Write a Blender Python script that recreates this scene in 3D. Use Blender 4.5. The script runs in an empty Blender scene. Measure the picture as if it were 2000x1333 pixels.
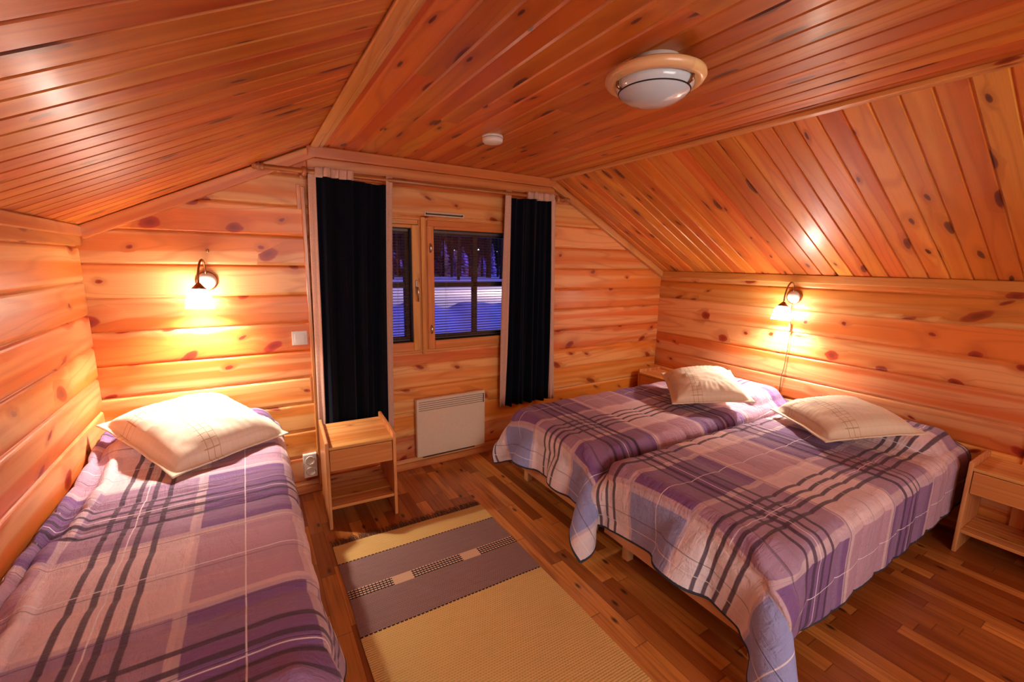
import bpy, bmesh, math, random
import numpy as np
from mathutils import Vector, Matrix, noise as mnoise

random.seed(7); DEBUG = False
SC = bpy.context.scene
COL = SC.collection

# ------------------------------------------------------------------ camera
XR, ZKL, ZKR, ZC, XCL, XCR = 4.173, 1.644, 1.453, 2.162, 1.063, 2.818
YB = -5.2                                     # wall behind the camera
def cam_rot(rx, ry, rz):
    cz, sz, cx, sx, cr, sr = math.cos(rz), math.sin(rz), math.cos(rx), math.sin(rx), math.cos(ry), math.sin(ry)
    Rz = np.array([[cz, -sz, 0], [sz, cz, 0], [0, 0, 1]])
    Rx = np.array([[1, 0, 0], [0, cx, -sx], [0, sx, cx]])
    Ry = np.array([[cr, 0, sr], [0, 1, 0], [-sr, 0, cr]])
    return Rz @ Rx @ Ry
R_ = cam_rot(-0.1757, -0.0165, -0.546)
cd = bpy.data.cameras.new('camera'); cam = bpy.data.objects.new('camera', cd); COL.objects.link(cam)
M = Matrix.Identity(4)
for i in range(3):
    M[i][0] = R_[i, 0]; M[i][1] = R_[i, 2]; M[i][2] = -R_[i, 1]
M[0][3], M[1][3], M[2][3] = 0.684, -2.952, 1.504
cam.matrix_world = M
cd.sensor_width = 36; cd.lens = 853.74 / 2000 * 36; cd.clip_start = .02; cd.clip_end = 400
SC.camera = cam

# ------------------------------------------------------------------ world, exposure, outdoor light
SC.view_settings.view_transform = 'Standard'; SC.view_settings.look = 'None'
SC.view_settings.gamma = 1; SC.view_settings.use_curve_mapping = False
SC.view_settings.exposure = 1.08
w = bpy.data.worlds.new('night_sky'); SC.world = w; w.use_nodes = True
w.node_tree.nodes['Background'].inputs[0].default_value = (.0012, .0010, .004, 1)
w.node_tree.nodes['Background'].inputs[1].default_value = 1.0
LAMP_W = 34.0
LAMP_C = (1.0, .90, .80)

def light(name, kind, loc, energy, color, **kw):
    l = bpy.data.lights.new(name, kind); l.energy = energy; l.color = color
    for k, v in kw.items(): setattr(l, k, v)
    o = bpy.data.objects.new(name, l); COL.objects.link(o); o.location = loc
    return o
moon = light('moonlight', 'SUN', (0, 0, 30), 1.3, (.16, .16, 1.0), angle=.01)
moon.rotation_euler = Vector((.55, -.55, .62)).to_track_quat('Z', 'Y').to_euler()
fill = light('fill_light', 'AREA', (1.5, -4.9, 1.35), 24, (1, .92, .86), shape='RECTANGLE', size=1.8, size_y=1.3)  # soft fill added behind the camera to brighten the foreground, no real fixture
fill.rotation_euler = (Vector((1.5, -4.9, 1.35)) - Vector((2.1, -1.2, .9))).to_track_quat('Z', 'Y').to_euler()
light('yard_lamp_light', 'POINT', (18, 21, 4.0), 2500, (1, .68, .55), shadow_soft_size=.2)

# ------------------------------------------------------------------ node helpers
class NT:
    def __init__(s, name):
        s.m = bpy.data.materials.new(name); s.m.use_nodes = True
        s.t = s.m.node_tree; s.bsdf = s.t.nodes['Principled BSDF']; s.out = s.t.nodes['Material Output']
    def n(s, typ, **kw):
        nd = s.t.nodes.new(typ)
        for k, v in kw.items(): setattr(nd, k, v)
        return nd
    def put(s, sock, v):
        if isinstance(v, bpy.types.NodeSocket): s.t.links.new(v, sock)
        elif v is not None:
            if isinstance(v, (tuple, list)) and len(v) == 3 and sock.type == 'RGBA': v = (*v, 1)
            sock.default_value = v
    def math(s, op, a, b=None, c=None, clamp=False):
        nd = s.n('ShaderNodeMath', operation=op, use_clamp=clamp)
        s.put(nd.inputs[0], a); s.put(nd.inputs[1], b)
        if c is not None: s.put(nd.inputs[2], c)
        return nd.outputs[0]
    def mix(s, f, a, b, blend='MIX'):
        nd = s.n('ShaderNodeMix', data_type='RGBA', blend_type=blend)
        s.put(nd.inputs[0], f); s.put(nd.inputs[6], a); s.put(nd.inputs[7], b)
        return nd.outputs[2]
    def smooth(s, x, lo, hi, a=0., b=1.):
        nd = s.n('ShaderNodeMapRange', interpolation_type='SMOOTHSTEP')
        for i, v in enumerate((x, lo, hi, a, b)): s.put(nd.inputs[i], v)
        return nd.outputs[0]
    def comb(s, x, y, z=0.):
        nd = s.n('ShaderNodeCombineXYZ')
        for i, v in enumerate((x, y, z)): s.put(nd.inputs[i], v)
        return nd.outputs[0]
    def sep(s, v):
        nd = s.n('ShaderNodeSeparateXYZ'); s.put(nd.inputs[0], v); return nd.outputs
    def noise(s, vec, scale=1., detail=2., rough=.5, dist=0.):
        nd = s.n('ShaderNodeTexNoise'); s.put(nd.inputs['Vector'], vec)
        nd.inputs['Scale'].default_value = scale; nd.inputs['Detail'].default_value = detail
        nd.inputs['Roughness'].default_value = rough; nd.inputs['Distortion'].default_value = dist
        return nd.outputs[0]
    def white(s, v):
        nd = s.n('ShaderNodeTexWhiteNoise', noise_dimensions='1D' if not isinstance(v, tuple) else '2D')
        if isinstance(v, tuple): s.put(nd.inputs[0], s.comb(*v))
        else: s.put(nd.inputs[1], v)
        return nd.outputs[0]
    def uv(s):
        return s.sep(s.n('ShaderNodeUVMap').outputs[0])
    def set(s, **kw):
        for k, v in kw.items(): s.put(s.bsdf.inputs[k.replace('_', ' ')], v)
    def bump(s, h, strength=.3, dist=.01):
        nd = s.n('ShaderNodeBump'); nd.inputs['Strength'].default_value = strength; nd.inputs['Distance'].default_value = dist
        s.put(nd.inputs['Height'], h); s.t.links.new(nd.outputs[0], s.bsdf.inputs['Normal'])

def plain(name, col, rough=.5, metal=0., spec=.5, sheen=0., noise_amt=.08, scale=60, bump=0., **kw):
    k = NT(name)
    tc = k.n('ShaderNodeTexCoord').outputs['Object']
    f = k.noise(tc, scale, 3)
    c = k.mix(k.smooth(f, .3, .7), tuple(x * (1 - noise_amt) for x in col), tuple(min(1, x * (1 + noise_amt)) for x in col))
    k.set(Base_Color=c, Roughness=rough, Metallic=metal, Specular_IOR_Level=spec, Sheen_Weight=sheen, **kw)
    if bump: k.bump(f, bump, .003)
    return k.m

def pine(name, light_c, mid_c, knot_c=(.20, .035, .010), fu=2.6, fv=5.5, knot_p=.45, kr=.13, rough=.3, var=.22, coat=.3, bands=13., red=.0):
    """varnished pine; UV: u metres along the board, v metres across + whole number per board"""
    k = NT(name); X, Y, _ = k.uv()
    bid = k.math('FLOOR', Y); r1 = k.white(bid); r2 = k.white(k.math('ADD', bid, .37)); r3 = k.white(k.math('ADD', bid, 9.71))
    u = k.math('ADD', X, k.math('MULTIPLY', r1, 53.)); v = Y
    wob = k.math('SUBTRACT', k.noise(k.comb(k.math('MULTIPLY', u, 9.), k.math('MULTIPLY', v, 18.)), 1., 2.), .5)
    wob2 = k.math('SUBTRACT', k.noise(k.comb(k.math('MULTIPLY', u, 7.), k.math('MULTIPLY', v, 14.), 5.), 1., 2.), .5)
    # the shear by board makes knots lie slanted
    sl = k.math('MULTIPLY', k.math('SUBTRACT', r3, .5), 2.6)
    ku = k.math('ADD', k.math('MULTIPLY', k.math('ADD', u, k.math('MULTIPLY', k.math('FRACT', v), sl)), fu), k.math('MULTIPLY', wob, .22))
    kv = k.math('ADD', k.math('MULTIPLY', v, fv), k.math('MULTIPLY', wob2, .12))
    vo = k.n('ShaderNodeTexVoronoi', voronoi_dimensions='2D'); k.put(vo.inputs['Vector'], k.comb(ku, kv)); vo.inputs['Scale'].default_value = 1.
    d = vo.outputs['Distance']; cr, cg, cb = k.sep(vo.outputs['Color'])
    exist = k.math('LESS_THAN', cr, knot_p)
    rad = k.math('MULTIPLY', exist, k.math('ADD', k.math('MULTIPLY', k.math('MULTIPLY', cg, cg), kr), kr * .35))
    km = k.smooth(d, k.math('MULTIPLY', rad, 1.1), k.math('MULTIPLY', rad, .75))
    core = k.smooth(d, k.math('MULTIPLY', rad, .75), k.math('MULTIPLY', rad, .2))
    halo = k.smooth(d, k.math('MULTIPLY', rad, 3.2), rad)
    halo = k.math('MULTIPLY', halo, exist)
    vv = k.math('ADD', v, k.math('MULTIPLY', halo, .02))
    band = k.noise(k.comb(k.math('MULTIPLY', u, .32), k.math('MULTIPLY', vv, bands), r1), 1., 1.)
    ringn = k.noise(k.comb(k.math('MULTIPLY', u, .7), k.math('MULTIPLY', vv, 7.), r2), 1., 1.)
    rings = k.math('PINGPONG', k.math('MULTIPLY', ringn, 15.), 1.)
    fine = k.noise(k.comb(k.math('MULTIPLY', u, 5.), k.math('MULTIPLY', vv, 260.), 2.), 1., 3.)
    bandm = k.smooth(band, .40, .58)
    c = k.mix(bandm, light_c, mid_c)
    dark = tuple(a * b for a, b in zip(mid_c, (.62, .48, .40)))
    c = k.mix(k.math('MULTIPLY', k.smooth(rings, .55, 1.), .30), c, dark)
    c = k.mix(k.math('MULTIPLY', k.smooth(fine, .45, .8), .22), c, dark)
    c = k.mix(k.math('MULTIPLY', halo, .45), c, dark)
    c = k.mix(km, c, tuple(a * 1.6 for a in knot_c)); c = k.mix(core, c, knot_c)
    hsv = k.n('ShaderNodeHueSaturation'); k.put(hsv.inputs['Color'], c)
    k.put(hsv.inputs['Value'], k.math('ADD', k.math('MULTIPLY', r2, var), 1 - var * .55))
    k.put(hsv.inputs['Hue'], k.math('ADD', k.math('MULTIPLY', r3, .02), .49))
    k.set(Base_Color=hsv.outputs[0], Roughness=rough, Specular_IOR_Level=.5, Coat_Weight=coat, Coat_Roughness=.18)
    k.bump(k.math('ADD', k.math('MULTIPLY', rings, .4), k.math('MULTIPLY', fine, .5)), .12, .002)
    return k.m

P_WALL = pine('pine_log', (.86, .415, .150), (.77, .220, .034), knot_c=(.24, .026, .005), kr=.19, fu=4.6, fv=6., knot_p=.46, rough=.42, coat=.12, var=.26)
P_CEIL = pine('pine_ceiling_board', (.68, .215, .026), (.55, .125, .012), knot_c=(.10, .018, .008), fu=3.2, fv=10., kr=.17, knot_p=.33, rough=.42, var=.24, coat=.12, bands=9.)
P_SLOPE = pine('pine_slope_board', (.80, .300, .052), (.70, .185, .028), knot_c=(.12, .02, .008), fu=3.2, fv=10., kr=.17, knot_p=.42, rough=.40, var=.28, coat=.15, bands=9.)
P_TRIM = pine('pine_trim', (.74, .34, .10), (.64, .22, .05), kr=.12, knot_p=.25, fv=9., rough=.33, bands=16.)
P_FURN = pine('pine_furniture', (.80, .40, .13), (.68, .25, .06), kr=.10, knot_p=.25, fu=4, fv=9, rough=.38, bands=18.)
P_RAIL = pine('pale_bed_wood', (.78, .46, .22), (.68, .36, .15), knot_p=.05, rough=.45, bands=14.)
P_ROD = pine('dark_rod_wood', (.50, .19, .06), (.40, .12, .035), knot_p=.05, rough=.35)
P_WIN = pine('pine_window', (.72, .32, .08), (.64, .23, .05), knot_p=.08, rough=.35, bands=16.)

def floor_mat():
    k = NT('strip_parquet'); tc = k.n('ShaderNodeTexCoord').outputs['Object']; x, y, _ = k.sep(tc)
    W = .068
    cx = k.math('DIVIDE', x, W); ci = k.math('FLOOR', cx); r = k.white(ci)
    yy = k.math('DIVIDE', k.math('ADD', y, k.math('MULTIPLY', r, 7.)), k.math('ADD', .34, k.math('MULTIPLY', k.white(k.math('ADD', ci, .5)), .3)))
    ri = k.math('FLOOR', yy); rid = k.white((ci, ri)); rid2 = k.white((k.math('ADD', ci, .3), ri))
    g = k.noise(k.comb(k.math('MULTIPLY', x, 75.), k.math('MULTIPLY', y, 3.), k.math('MULTIPLY', rid, 30.)), 1., 4.)
    big = k.noise(k.comb(k.math('MULTIPLY', x, 14.), k.math('MULTIPLY', y, 2.5), k.math('MULTIPLY', rid, 9.)), 1., 2.)
    c = k.mix(k.math('MULTIPLY', rid, rid), (.30, .078, .013), (.76, .31, .068))
    c = k.mix(k.math('MULTIPLY', k.smooth(g, .42, .72), .45), c, (.17, .036, .007))
    c = k.mix(k.math('MULTIPLY', k.smooth(big, .5, .75), .45), c, (.13, .026, .007))
    vo = k.n('ShaderNodeTexVoronoi', voronoi_dimensions='2D')
    k.put(vo.inputs['Vector'], k.comb(k.math('MULTIPLY', x, 13.), k.math('MULTIPLY', y, 5.5))); vo.inputs['Scale'].default_value = 1.
    cr, cg, cb = k.sep(vo.outputs['Color'])
    kn = k.math('MULTIPLY', k.smooth(k.math('ADD', vo.outputs['Distance'], k.math('MULTIPLY', g, .12)), .24, .1), k.math('LESS_THAN', cr, .2))
    c = k.mix(k.math('MULTIPLY', kn, .9), c, (.03, .008, .005))
    fx = k.math('FRACT', cx); e = k.math('MINIMUM', fx, k.math('SUBTRACT', 1., fx))
    fy = k.math('FRACT', yy); e2 = k.math('MINIMUM', fy, k.math('SUBTRACT', 1., fy))
    gap = k.math('MAXIMUM', k.smooth(e, .025, .008), k.smooth(e2, .006, .002))
    c = k.mix(k.math('MULTIPLY', gap, .55), c, (.05, .012, .005))
    k.set(Base_Color=c, Roughness=k.math('ADD', .26, k.math('MULTIPLY', g, .14)), Coat_Weight=.12, Coat_Roughness=.22)
    k.bump(k.math('SUBTRACT', k.math('MULTIPLY', g, .2), gap), .25, .001)
    return k.m

def quilt_mat(name, cu, cv, pu=.88, pv=.67, pale=.185, stitch0=0.):
    """woven tartan; UV in metres of cloth: u along the bed, v across it"""
    k = NT(name); U, V, _ = k.uv()
    wb = k.n('ShaderNodeTexCoord').outputs['Object']
    def dist(x, c, p):
        return k.math('ABSOLUTE', k.math('WRAP', k.math('SUBTRACT', x, c), p / 2, -p / 2))
    du, dv = dist(U, cu, pu), dist(V, cv, pv)
    def line(d, c, hw, soft=.0022):
        return k.smooth(k.math('ABSOLUTE', k.math('SUBTRACT', d, c)), hw + soft, hw - soft)
    a = k.smooth(dv, pale - .004, pale + .004)          # bluish warp between the dark groups
    b = k.smooth(du, .245, .237)                         # purple weft round the dark groups
    foot = k.math('LESS_THAN', U, cu)                     # the foot end is woven in whiter and bluer yarn
    LL, BL = k.mix(foot, (.80, .60, .62), (.84, .76, .80)), k.mix(foot, (.52, .31, .41), (.31, .35, .66))
    LP, BP = (.37, .22, .37), (.20, .085, .28)
    c = k.mix(b, k.mix(a, LL, BL), k.mix(a, LP, BP))
    pm = k.math('MAXIMUM', line(dv, pale, .016), line(du, .242, .018))
    c = k.mix(k.math('MULTIPLY', pm, .55), c, (.88, .68, .66))
    soft2 = k.math('MAXIMUM', line(dv, .12, .03, .012), line(du, .14, .045, .012))
    c = k.mix(k.math('MULTIPLY', soft2, .18), c, (.6, .45, .5))
    dk = (.040, .014, .050)
    for d, q in ((dv, 1.), (du, 1.15)):
        m = k.math('MAXIMUM', line(d, .025 * q, .0085), line(d, .075 * q, .0085))
        c = k.mix(k.math('MULTIPLY', m, .90), c, dk)
    wm = k.math('MAXIMUM', k.math('MAXIMUM', line(dv, pv / 2, .002, .001), line(du, pu / 2, .002, .001)),
                k.math('MAXIMUM', line(dv, 0, .002, .001), line(du, 0, .002, .001)))
    c = k.mix(k.math('MULTIPLY', wm, .9), c, (.90, .84, .86))
    st = dist(U, stitch0, .205)
    stm = line(st, 0, .0015, .0012)
    c = k.mix(k.math('MULTIPLY', stm, .5), c, (.10, .05, .10))
    weave = k.noise(k.comb(k.math('MULTIPLY', U, 500.), k.math('MULTIPLY', V, 500.)), 1., 2.)
    c = k.mix(k.math('MULTIPLY', weave, .12), c, (.8, .7, .75))
    k.set(Base_Color=c, Roughness=.78, Specular_IOR_Level=.25, Sheen_Weight=.12, Sheen_Roughness=.4)
    wr = k.math('ADD', k.noise(k.comb(k.math('MULTIPLY', U, 34.), k.math('MULTIPLY', V, 12.)), 1., 5., .6, 1.2), k.noise(k.comb(k.math('MULTIPLY', U, 10.), k.math('MULTIPLY', V, 30.)), 1., 4., .6, 1.))
    k.bump(k.math('ADD', k.math('SUBTRACT', wr, k.math('MULTIPLY', stm, .6)), k.math('MULTIPLY', weave, .08)), .75, .012)
    return k.m

def pillow_mat():
    k = NT('cream_check_linen'); U, V, _ = k.uv()
    def grid(x, p, hw):
        return k.smooth(k.math('ABSOLUTE', k.math('WRAP', x, p / 2, -p / 2)), hw, hw * .4)
    g = k.math('MAXIMUM', grid(U, .028, .0022), grid(V, .028, .0022))
    zone = k.math('MAXIMUM', k.math('MULTIPLY', k.smooth(U, -.16, -.15), k.smooth(U, -.08, -.09)),
                  k.math('MULTIPLY', k.smooth(V, -.13, -.12), k.smooth(V, -.05, -.06)))
    w = k.noise(k.comb(k.math('MULTIPLY', U, 600.), k.math('MULTIPLY', V, 600.)), 1., 2.)
    c = k.mix(k.math('MULTIPLY', w, .4), (.84, .74, .56), (.74, .62, .44))
    c = k.mix(k.math('MULTIPLY', k.math('MULTIPLY', g, k.math('ADD', zone, .15)), .75), c, (.50, .33, .16))
    hem = k.smooth(k.math('ABSOLUTE', U), .246, .249)
    wr = k.noise(k.comb(k.math('MULTIPLY', U, 14.), k.math('MULTIPLY', V, 30.)), 1., 3.)
    k.set(Base_Color=c, Roughness=.85, Specular_IOR_Level=.2, Sheen_Weight=.1)
    k.bump(k.math('ADD', wr, k.math('MULTIPLY', w, .15)), .35, .006)
    return k.m

def rug_mat():
    """UV in room metres: u=x, v=y"""
    k = NT('woven_rug'); X, Y, _ = k.uv()
    T = lambda y0, y1: k.math('MULTIPLY', k.math('LESS_THAN', Y, y0), k.math('GREATER_THAN', Y, y1))
    mauve = k.math('MAXIMUM', T(-.846, -1.345), T(-2.065, -2.555))
    rib = k.math('PINGPONG', k.math('MULTIPLY', Y, 190.), 1.)
    weft = k.math('PINGPONG', k.math('ADD', k.math('MULTIPLY', X, 170.), k.math('FLOOR', k.math('MULTIPLY', Y, 95.))), 1.)
    slub = k.noise(k.comb(k.math('MULTIPLY', X, 9.), k.math('MULTIPLY', Y, 90.)), 1., 3.)
    yel = k.mix(slub, (.76, .47, .14), (.84, .58, .22))
    mau = k.mix(slub, (.27, .15, .13), (.36, .225, .20))
    c = k.mix(mauve, yel, mau)
    def bar(y, hw): return k.math('LESS_THAN', k.math('ABSOLUTE', k.math('SUBTRACT', Y, y)), hw)
    dash = k.math('GREATER_THAN', k.math('FRACT', k.math('MULTIPLY', X, 55.)), .3)
    for y in (-.846, -1.345, -2.065, -2.555):
        c = k.mix(k.math('MULTIPLY', bar(y, .0035), dash), c, (.03, .015, .012))
    for y in (-1.087, -2.31):
        band = bar(y, .03)
        ck = k.math('MULTIPLY', k.math('GREATER_THAN', k.math('FRACT', k.math('MULTIPLY', k.math('SUBTRACT', Y, y + .03), 68.)), .5),
                    k.math('GREATER_THAN', k.math('FRACT', k.math('MULTIPLY', X, 62.)), .22))
        cc = k.mix(ck, (.035, .018, .016), (.80, .55, .38))
        sq = k.math('MAXIMUM', k.math('LESS_THAN', k.math('ABSOLUTE', k.math('SUBTRACT', X, 1.223)), .047),
                    k.math('LESS_THAN', k.math('ABSOLUTE', k.math('SUBTRACT', X, 1.577)), .048))
        cc = k.mix(sq, cc, (.78, .50, .30))
        c = k.mix(band, c, cc)
    k.set(Base_Color=k.mix(k.math('MULTIPLY', rib, .25), c, (.05, .03, .02)), Roughness=.95, Specular_IOR_Level=.1)
    k.bump(k.math('ADD', rib, weft), .5, .002)
    return k.m

M_FLOOR = floor_mat()
M_NAVY = plain('navy_velvet', (.0022, .0035, .009), .9, spec=.1, sheen=.04, noise_amt=.3, scale=200)
M_LINEN = plain('pale_linen', (.62, .40, .30), .9, spec=.1, noise_amt=.12, scale=250, bump=.3)
M_PIPE = plain('dark_piping', (.025, .035, .06), .8)
M_LINING = plain('quilt_lining', (.62, .48, .36), .9, spec=.1)
M_CREAM = plain('cream_enamel', (.74, .62, .46), .4, noise_amt=.02)
M_DARK = plain('dark_slot', (.02, .012, .008), .8)
M_WHITE = plain('white_plastic', (.80, .76, .70), .35, noise_amt=.02)
M_BRASS = plain('aged_brass', (.36, .17, .07), .32, metal=1., noise_amt=.1)
M_STEEL = plain('steel', (.55, .5, .45), .3, metal=1.)
M_RING = pine('ring_beech', (.95, .66, .34), (.92, .58, .26), knot_p=0., rough=.3, var=.3)
M_MATT = plain('mattress_ticking', (.10, .09, .09), .9)
M_BLACK = plain('black_plastic', (.006, .006, .006), .5)
M_CORD = plain('brown_cord', (.16, .06, .03), .5)
M_SLAT = plain('blind_slat', (.16, .14, .12), .4, metal=.3, noise_amt=.03)
M_OUTER = plain('stained_outer_frame', (.055, .025, .014), .6)
M_SNOW = plain('snow', (.82, .84, .90), .8, noise_amt=.05, scale=3)
M_BARK = plain('spruce_bark', (.012, .009, .010), .95)
M_NEEDLE = plain('snowy_needles', (.42, .30, .55), .95, noise_amt=.7, scale=2.5)
M_FRINGE = plain('brown_fringe', (.10, .055, .03), .95)

def glass_mat():
    k = NT('window_glass')
    tr = k.n('ShaderNodeBsdfTransparent'); gl = k.n('ShaderNodeBsdfGlossy'); gl.inputs['Roughness'].default_value = .02
    fr = k.n('ShaderNodeFresnel'); fr.inputs[0].default_value = 1.45
    mx = k.n('ShaderNodeMixShader'); k.put(mx.inputs[0], k.math('MULTIPLY', fr.outputs[0], .8))
    k.t.links.new(tr.outputs[0], mx.inputs[1]); k.t.links.new(gl.outputs[0], mx.inputs[2])
    k.t.links.new(mx.outputs[0], k.out.inputs[0]); return k.m
def shade_mat():
    k = NT('lit_frosted_glass')
    tr = k.n('ShaderNodeBsdfTransparent'); tr.inputs[0].default_value = (1, .95, .88, 1)
    em = k.n('ShaderNodeEmission'); em.inputs[0].default_value = (1, .92, .85, 1); em.inputs[1].default_value = 15.
    mx = k.n('ShaderNodeMixShader'); mx.inputs[0].default_value = .87
    k.t.links.new(tr.outputs[0], mx.inputs[1]); k.t.links.new(em.outputs[0], mx.inputs[2])
    k.t.links.new(mx.outputs[0], k.out.inputs[0]); return k.m
def frost_mat():
    k = NT('opal_glass'); k.set(Base_Color=(.62, .74, .82), Roughness=.16, Coat_Weight=.6, Coat_Roughness=.05, Specular_IOR_Level=.6); return k.m
M_GLASS, M_SHADE, M_OPAL = glass_mat(), shade_mat(), frost_mat()

# ------------------------------------------------------------------ mesh helpers
def link(o, parent=None):
    COL.objects.link(o)
    if parent is not None: o.parent = parent
    return o
def raw(name, V, F, mats, parent=None, uv=None, smooth=False, fm=None, loc=None):
    """V verts, F faces, uv: list per vertex or per loop"""
    me = bpy.data.meshes.new(name); me.from_pydata([tuple(map(float, v)) for v in V], [], [tuple(map(int, f)) for f in F])
    for m in (mats if isinstance(mats, (list, tuple)) else [mats]): me.materials.append(m)
    if uv is not None:
        l = me.uv_layers.new(name='UVMap'); uv = np.asarray(uv, dtype=np.float32)
        if len(uv) == len(V) and len(uv) != len(me.loops):
            vi = np.empty(len(me.loops), dtype=np.int32); me.loops.foreach_get('vertex_index', vi); uv = uv[vi]
        l.data.foreach_set('uv', uv.ravel())
    if fm is not None: me.polygons.foreach_set('material_index', np.asarray(fm, dtype=np.int32))
    if smooth: me.polygons.foreach_set('use_smooth', [True] * len(me.polygons))
    me.update()
    o = bpy.data.objects.new(name, me)
    if loc: o.location = loc
    return link(o, parent)
class B:
    """bmesh collector: boxes carry their own uv with grain along the longest side"""
    def __init__(s): s.bm = bmesh.new(); s.uv = s.bm.loops.layers.uv.new('UVMap')
    def box(s, x0, x1, y0, y1, z0, z1, bev=.002, rot=None, grain=None, seg=1):
        lo = Vector((min(x0, x1), min(y0, y1), min(z0, z1))); hi = Vector((max(x0, x1), max(y0, y1), max(z0, z1)))
        t = bmesh.new(); r = bmesh.ops.create_cube(t, size=1)
        for v in t.verts: v.co = Vector(((lo[i] + hi[i]) / 2 + v.co[i] * (hi[i] - lo[i]) for i in range(3)))
        if bev: bmesh.ops.bevel(t, geom=t.edges[:] + t.verts[:], offset=min(bev, .45 * min(hi - lo)), segments=seg, affect='EDGES', profile=.6)
        ga = grain if grain is not None else max(range(3), key=lambda i: hi[i] - lo[i])
        rid = random.randint(1, 400); ru = random.random() * 9
        mp = {}
        for v in t.verts: mp[v] = s.bm.verts.new(rot @ v.co if rot else v.co)
        for f in t.faces:
            nf = s.bm.faces.new([mp[v] for v in f.verts])
            na = max(range(3), key=lambda i: abs(f.normal[i]))
            oth = [i for i in range(3) if i != ga and i != na] or [i for i in range(3) if i != ga]
            for l, v in zip(nf.loops, f.verts):
                uu = (v.co[ga] if na != ga else v.co[(ga + 1) % 3] * .2) + ru
                vv = v.co[oth[0]] - lo[oth[0]] + .05 + (0.02 if na == oth[0] else 0)
                l[s.uv].uv = (uu, rid + min(.95, max(.01, vv)))
        t.free(); return s
    def obox(s, p0, p1, up, w, h, bev=.002, seg=1):
        """bar from p0 to p1; w across (up x dir), h along up"""
        p0, p1, up = Vector(p0), Vector(p1), Vector(up); d = p1 - p0; L = d.length; d.normalize()
        sd = up.cross(d).normalized(); up = d.cross(sd)
        m = Matrix((d, sd, up)).transposed().to_4x4(); m.translation = p0
        return s.box(0, L, -w / 2, w / 2, -h / 2, h / 2, bev, rot=m, grain=0, seg=seg)
    def tube(s, pts, r, n=10, cap=True):
        pts = [Vector(p) for p in pts]; rr = r if isinstance(r, (list, tuple)) else [r] * len(pts)
        rings = []; ref = None
        for i, p in enumerate(pts):
            d = (pts[min(i + 1, len(pts) - 1)] - pts[max(i - 1, 0)]).normalized()
            if ref is None: ref = d.orthogonal().normalized()
            ref = (ref - d * ref.dot(d)).normalized(); b = d.cross(ref)
            rings.append([s.bm.verts.new(p + (ref * math.cos(a) + b * math.sin(a)) * rr[i]) for a in [2 * math.pi * k / n for k in range(n)]])
        rid = random.randint(1, 400)
        for i in range(len(rings) - 1):
            for k in range(n):
                f = s.bm.faces.new((rings[i][k], rings[i][(k + 1) % n], rings[i + 1][(k + 1) % n], rings[i + 1][k])); f.smooth = True
                for l, (a, c) in zip(f.loops, ((i, k), (i, k + 1), (i + 1, k + 1), (i + 1, k))): l[s.uv].uv = (a * .1, rid + .1 + c * .05)
        if cap:
            for q in (rings[0][::-1], rings[-1]):
                try: s.bm.faces.new(q)
                except ValueError: pass
        return s
    def lathe(s, prof, M4=None, n=32, smooth=True, uvs=(1., 1.)):
        """prof: list of (r,z) about local z"""
        M4 = M4 or Matrix.Identity(4); rings = []
        for r, z in prof:
            rings.append([s.bm.verts.new(M4 @ Vector((max(r, 1e-5) * math.cos(a), max(r, 1e-5) * math.sin(a), z))) for a in [2 * math.pi * k / n for k in range(n)]])
        rid = random.randint(1, 400)
        for i in range(len(rings) - 1):
            for k in range(n):
                f = s.bm.faces.new((rings[i][k], rings[i][(k + 1) % n], rings[i + 1][(k + 1) % n], rings[i + 1][k])); f.smooth = smooth
                for l, (a, c) in zip(f.loops, ((i, k), (i, k + 1), (i + 1, k + 1), (i + 1, k))):
                    l[s.uv].uv = (c * .03 * uvs[0], rid + .1 + a * .01 * uvs[1] + (int(c * 4 / n) * 1.))
        return s
    def out(s, name, mat, parent=None, loc=None, rz=0):
        bmesh.ops.remove_doubles(s.bm, verts=s.bm.verts, dist=1e-6)
        bmesh.ops.recalc_face_normals(s.bm, faces=s.bm.faces)
        me = bpy.data.meshes.new(name); s.bm.to_mesh(me); s.bm.free(); me.materials.append(mat)
        o = bpy.data.objects.new(name, me)
        if loc: o.location = loc
        o.rotation_euler[2] = rz
        return link(o, parent)
def tag(o, label=None, cat=None, group=None, kind=None):
    for k, v in (('label', label), ('category', cat), ('group', group), ('kind', kind)):
        if v: o[k] = v
    return o
def thing(name, label, cat, loc=(0, 0, 0), rz=0, group=None):
    o = bpy.data.objects.new(name, None); COL.objects.link(o); o.location = loc; o.rotation_euler[2] = rz; o.empty_display_size = .1
    return tag(o, label, cat, group)
def adopt(o, parent):
    """parent o, whose mesh is in room coordinates, to an unrotated thing"""
    o.parent = parent; o.location = -Vector(parent.location); return o
def copy_tree(o, parent=None):
    c = o.copy(); COL.objects.link(c)
    if parent is not None: c.parent = parent
    for ch in [q for q in bpy.data.objects if q.parent == o and q.name in COL.objects]:
        copy_tree(ch, c)
    return c

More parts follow.
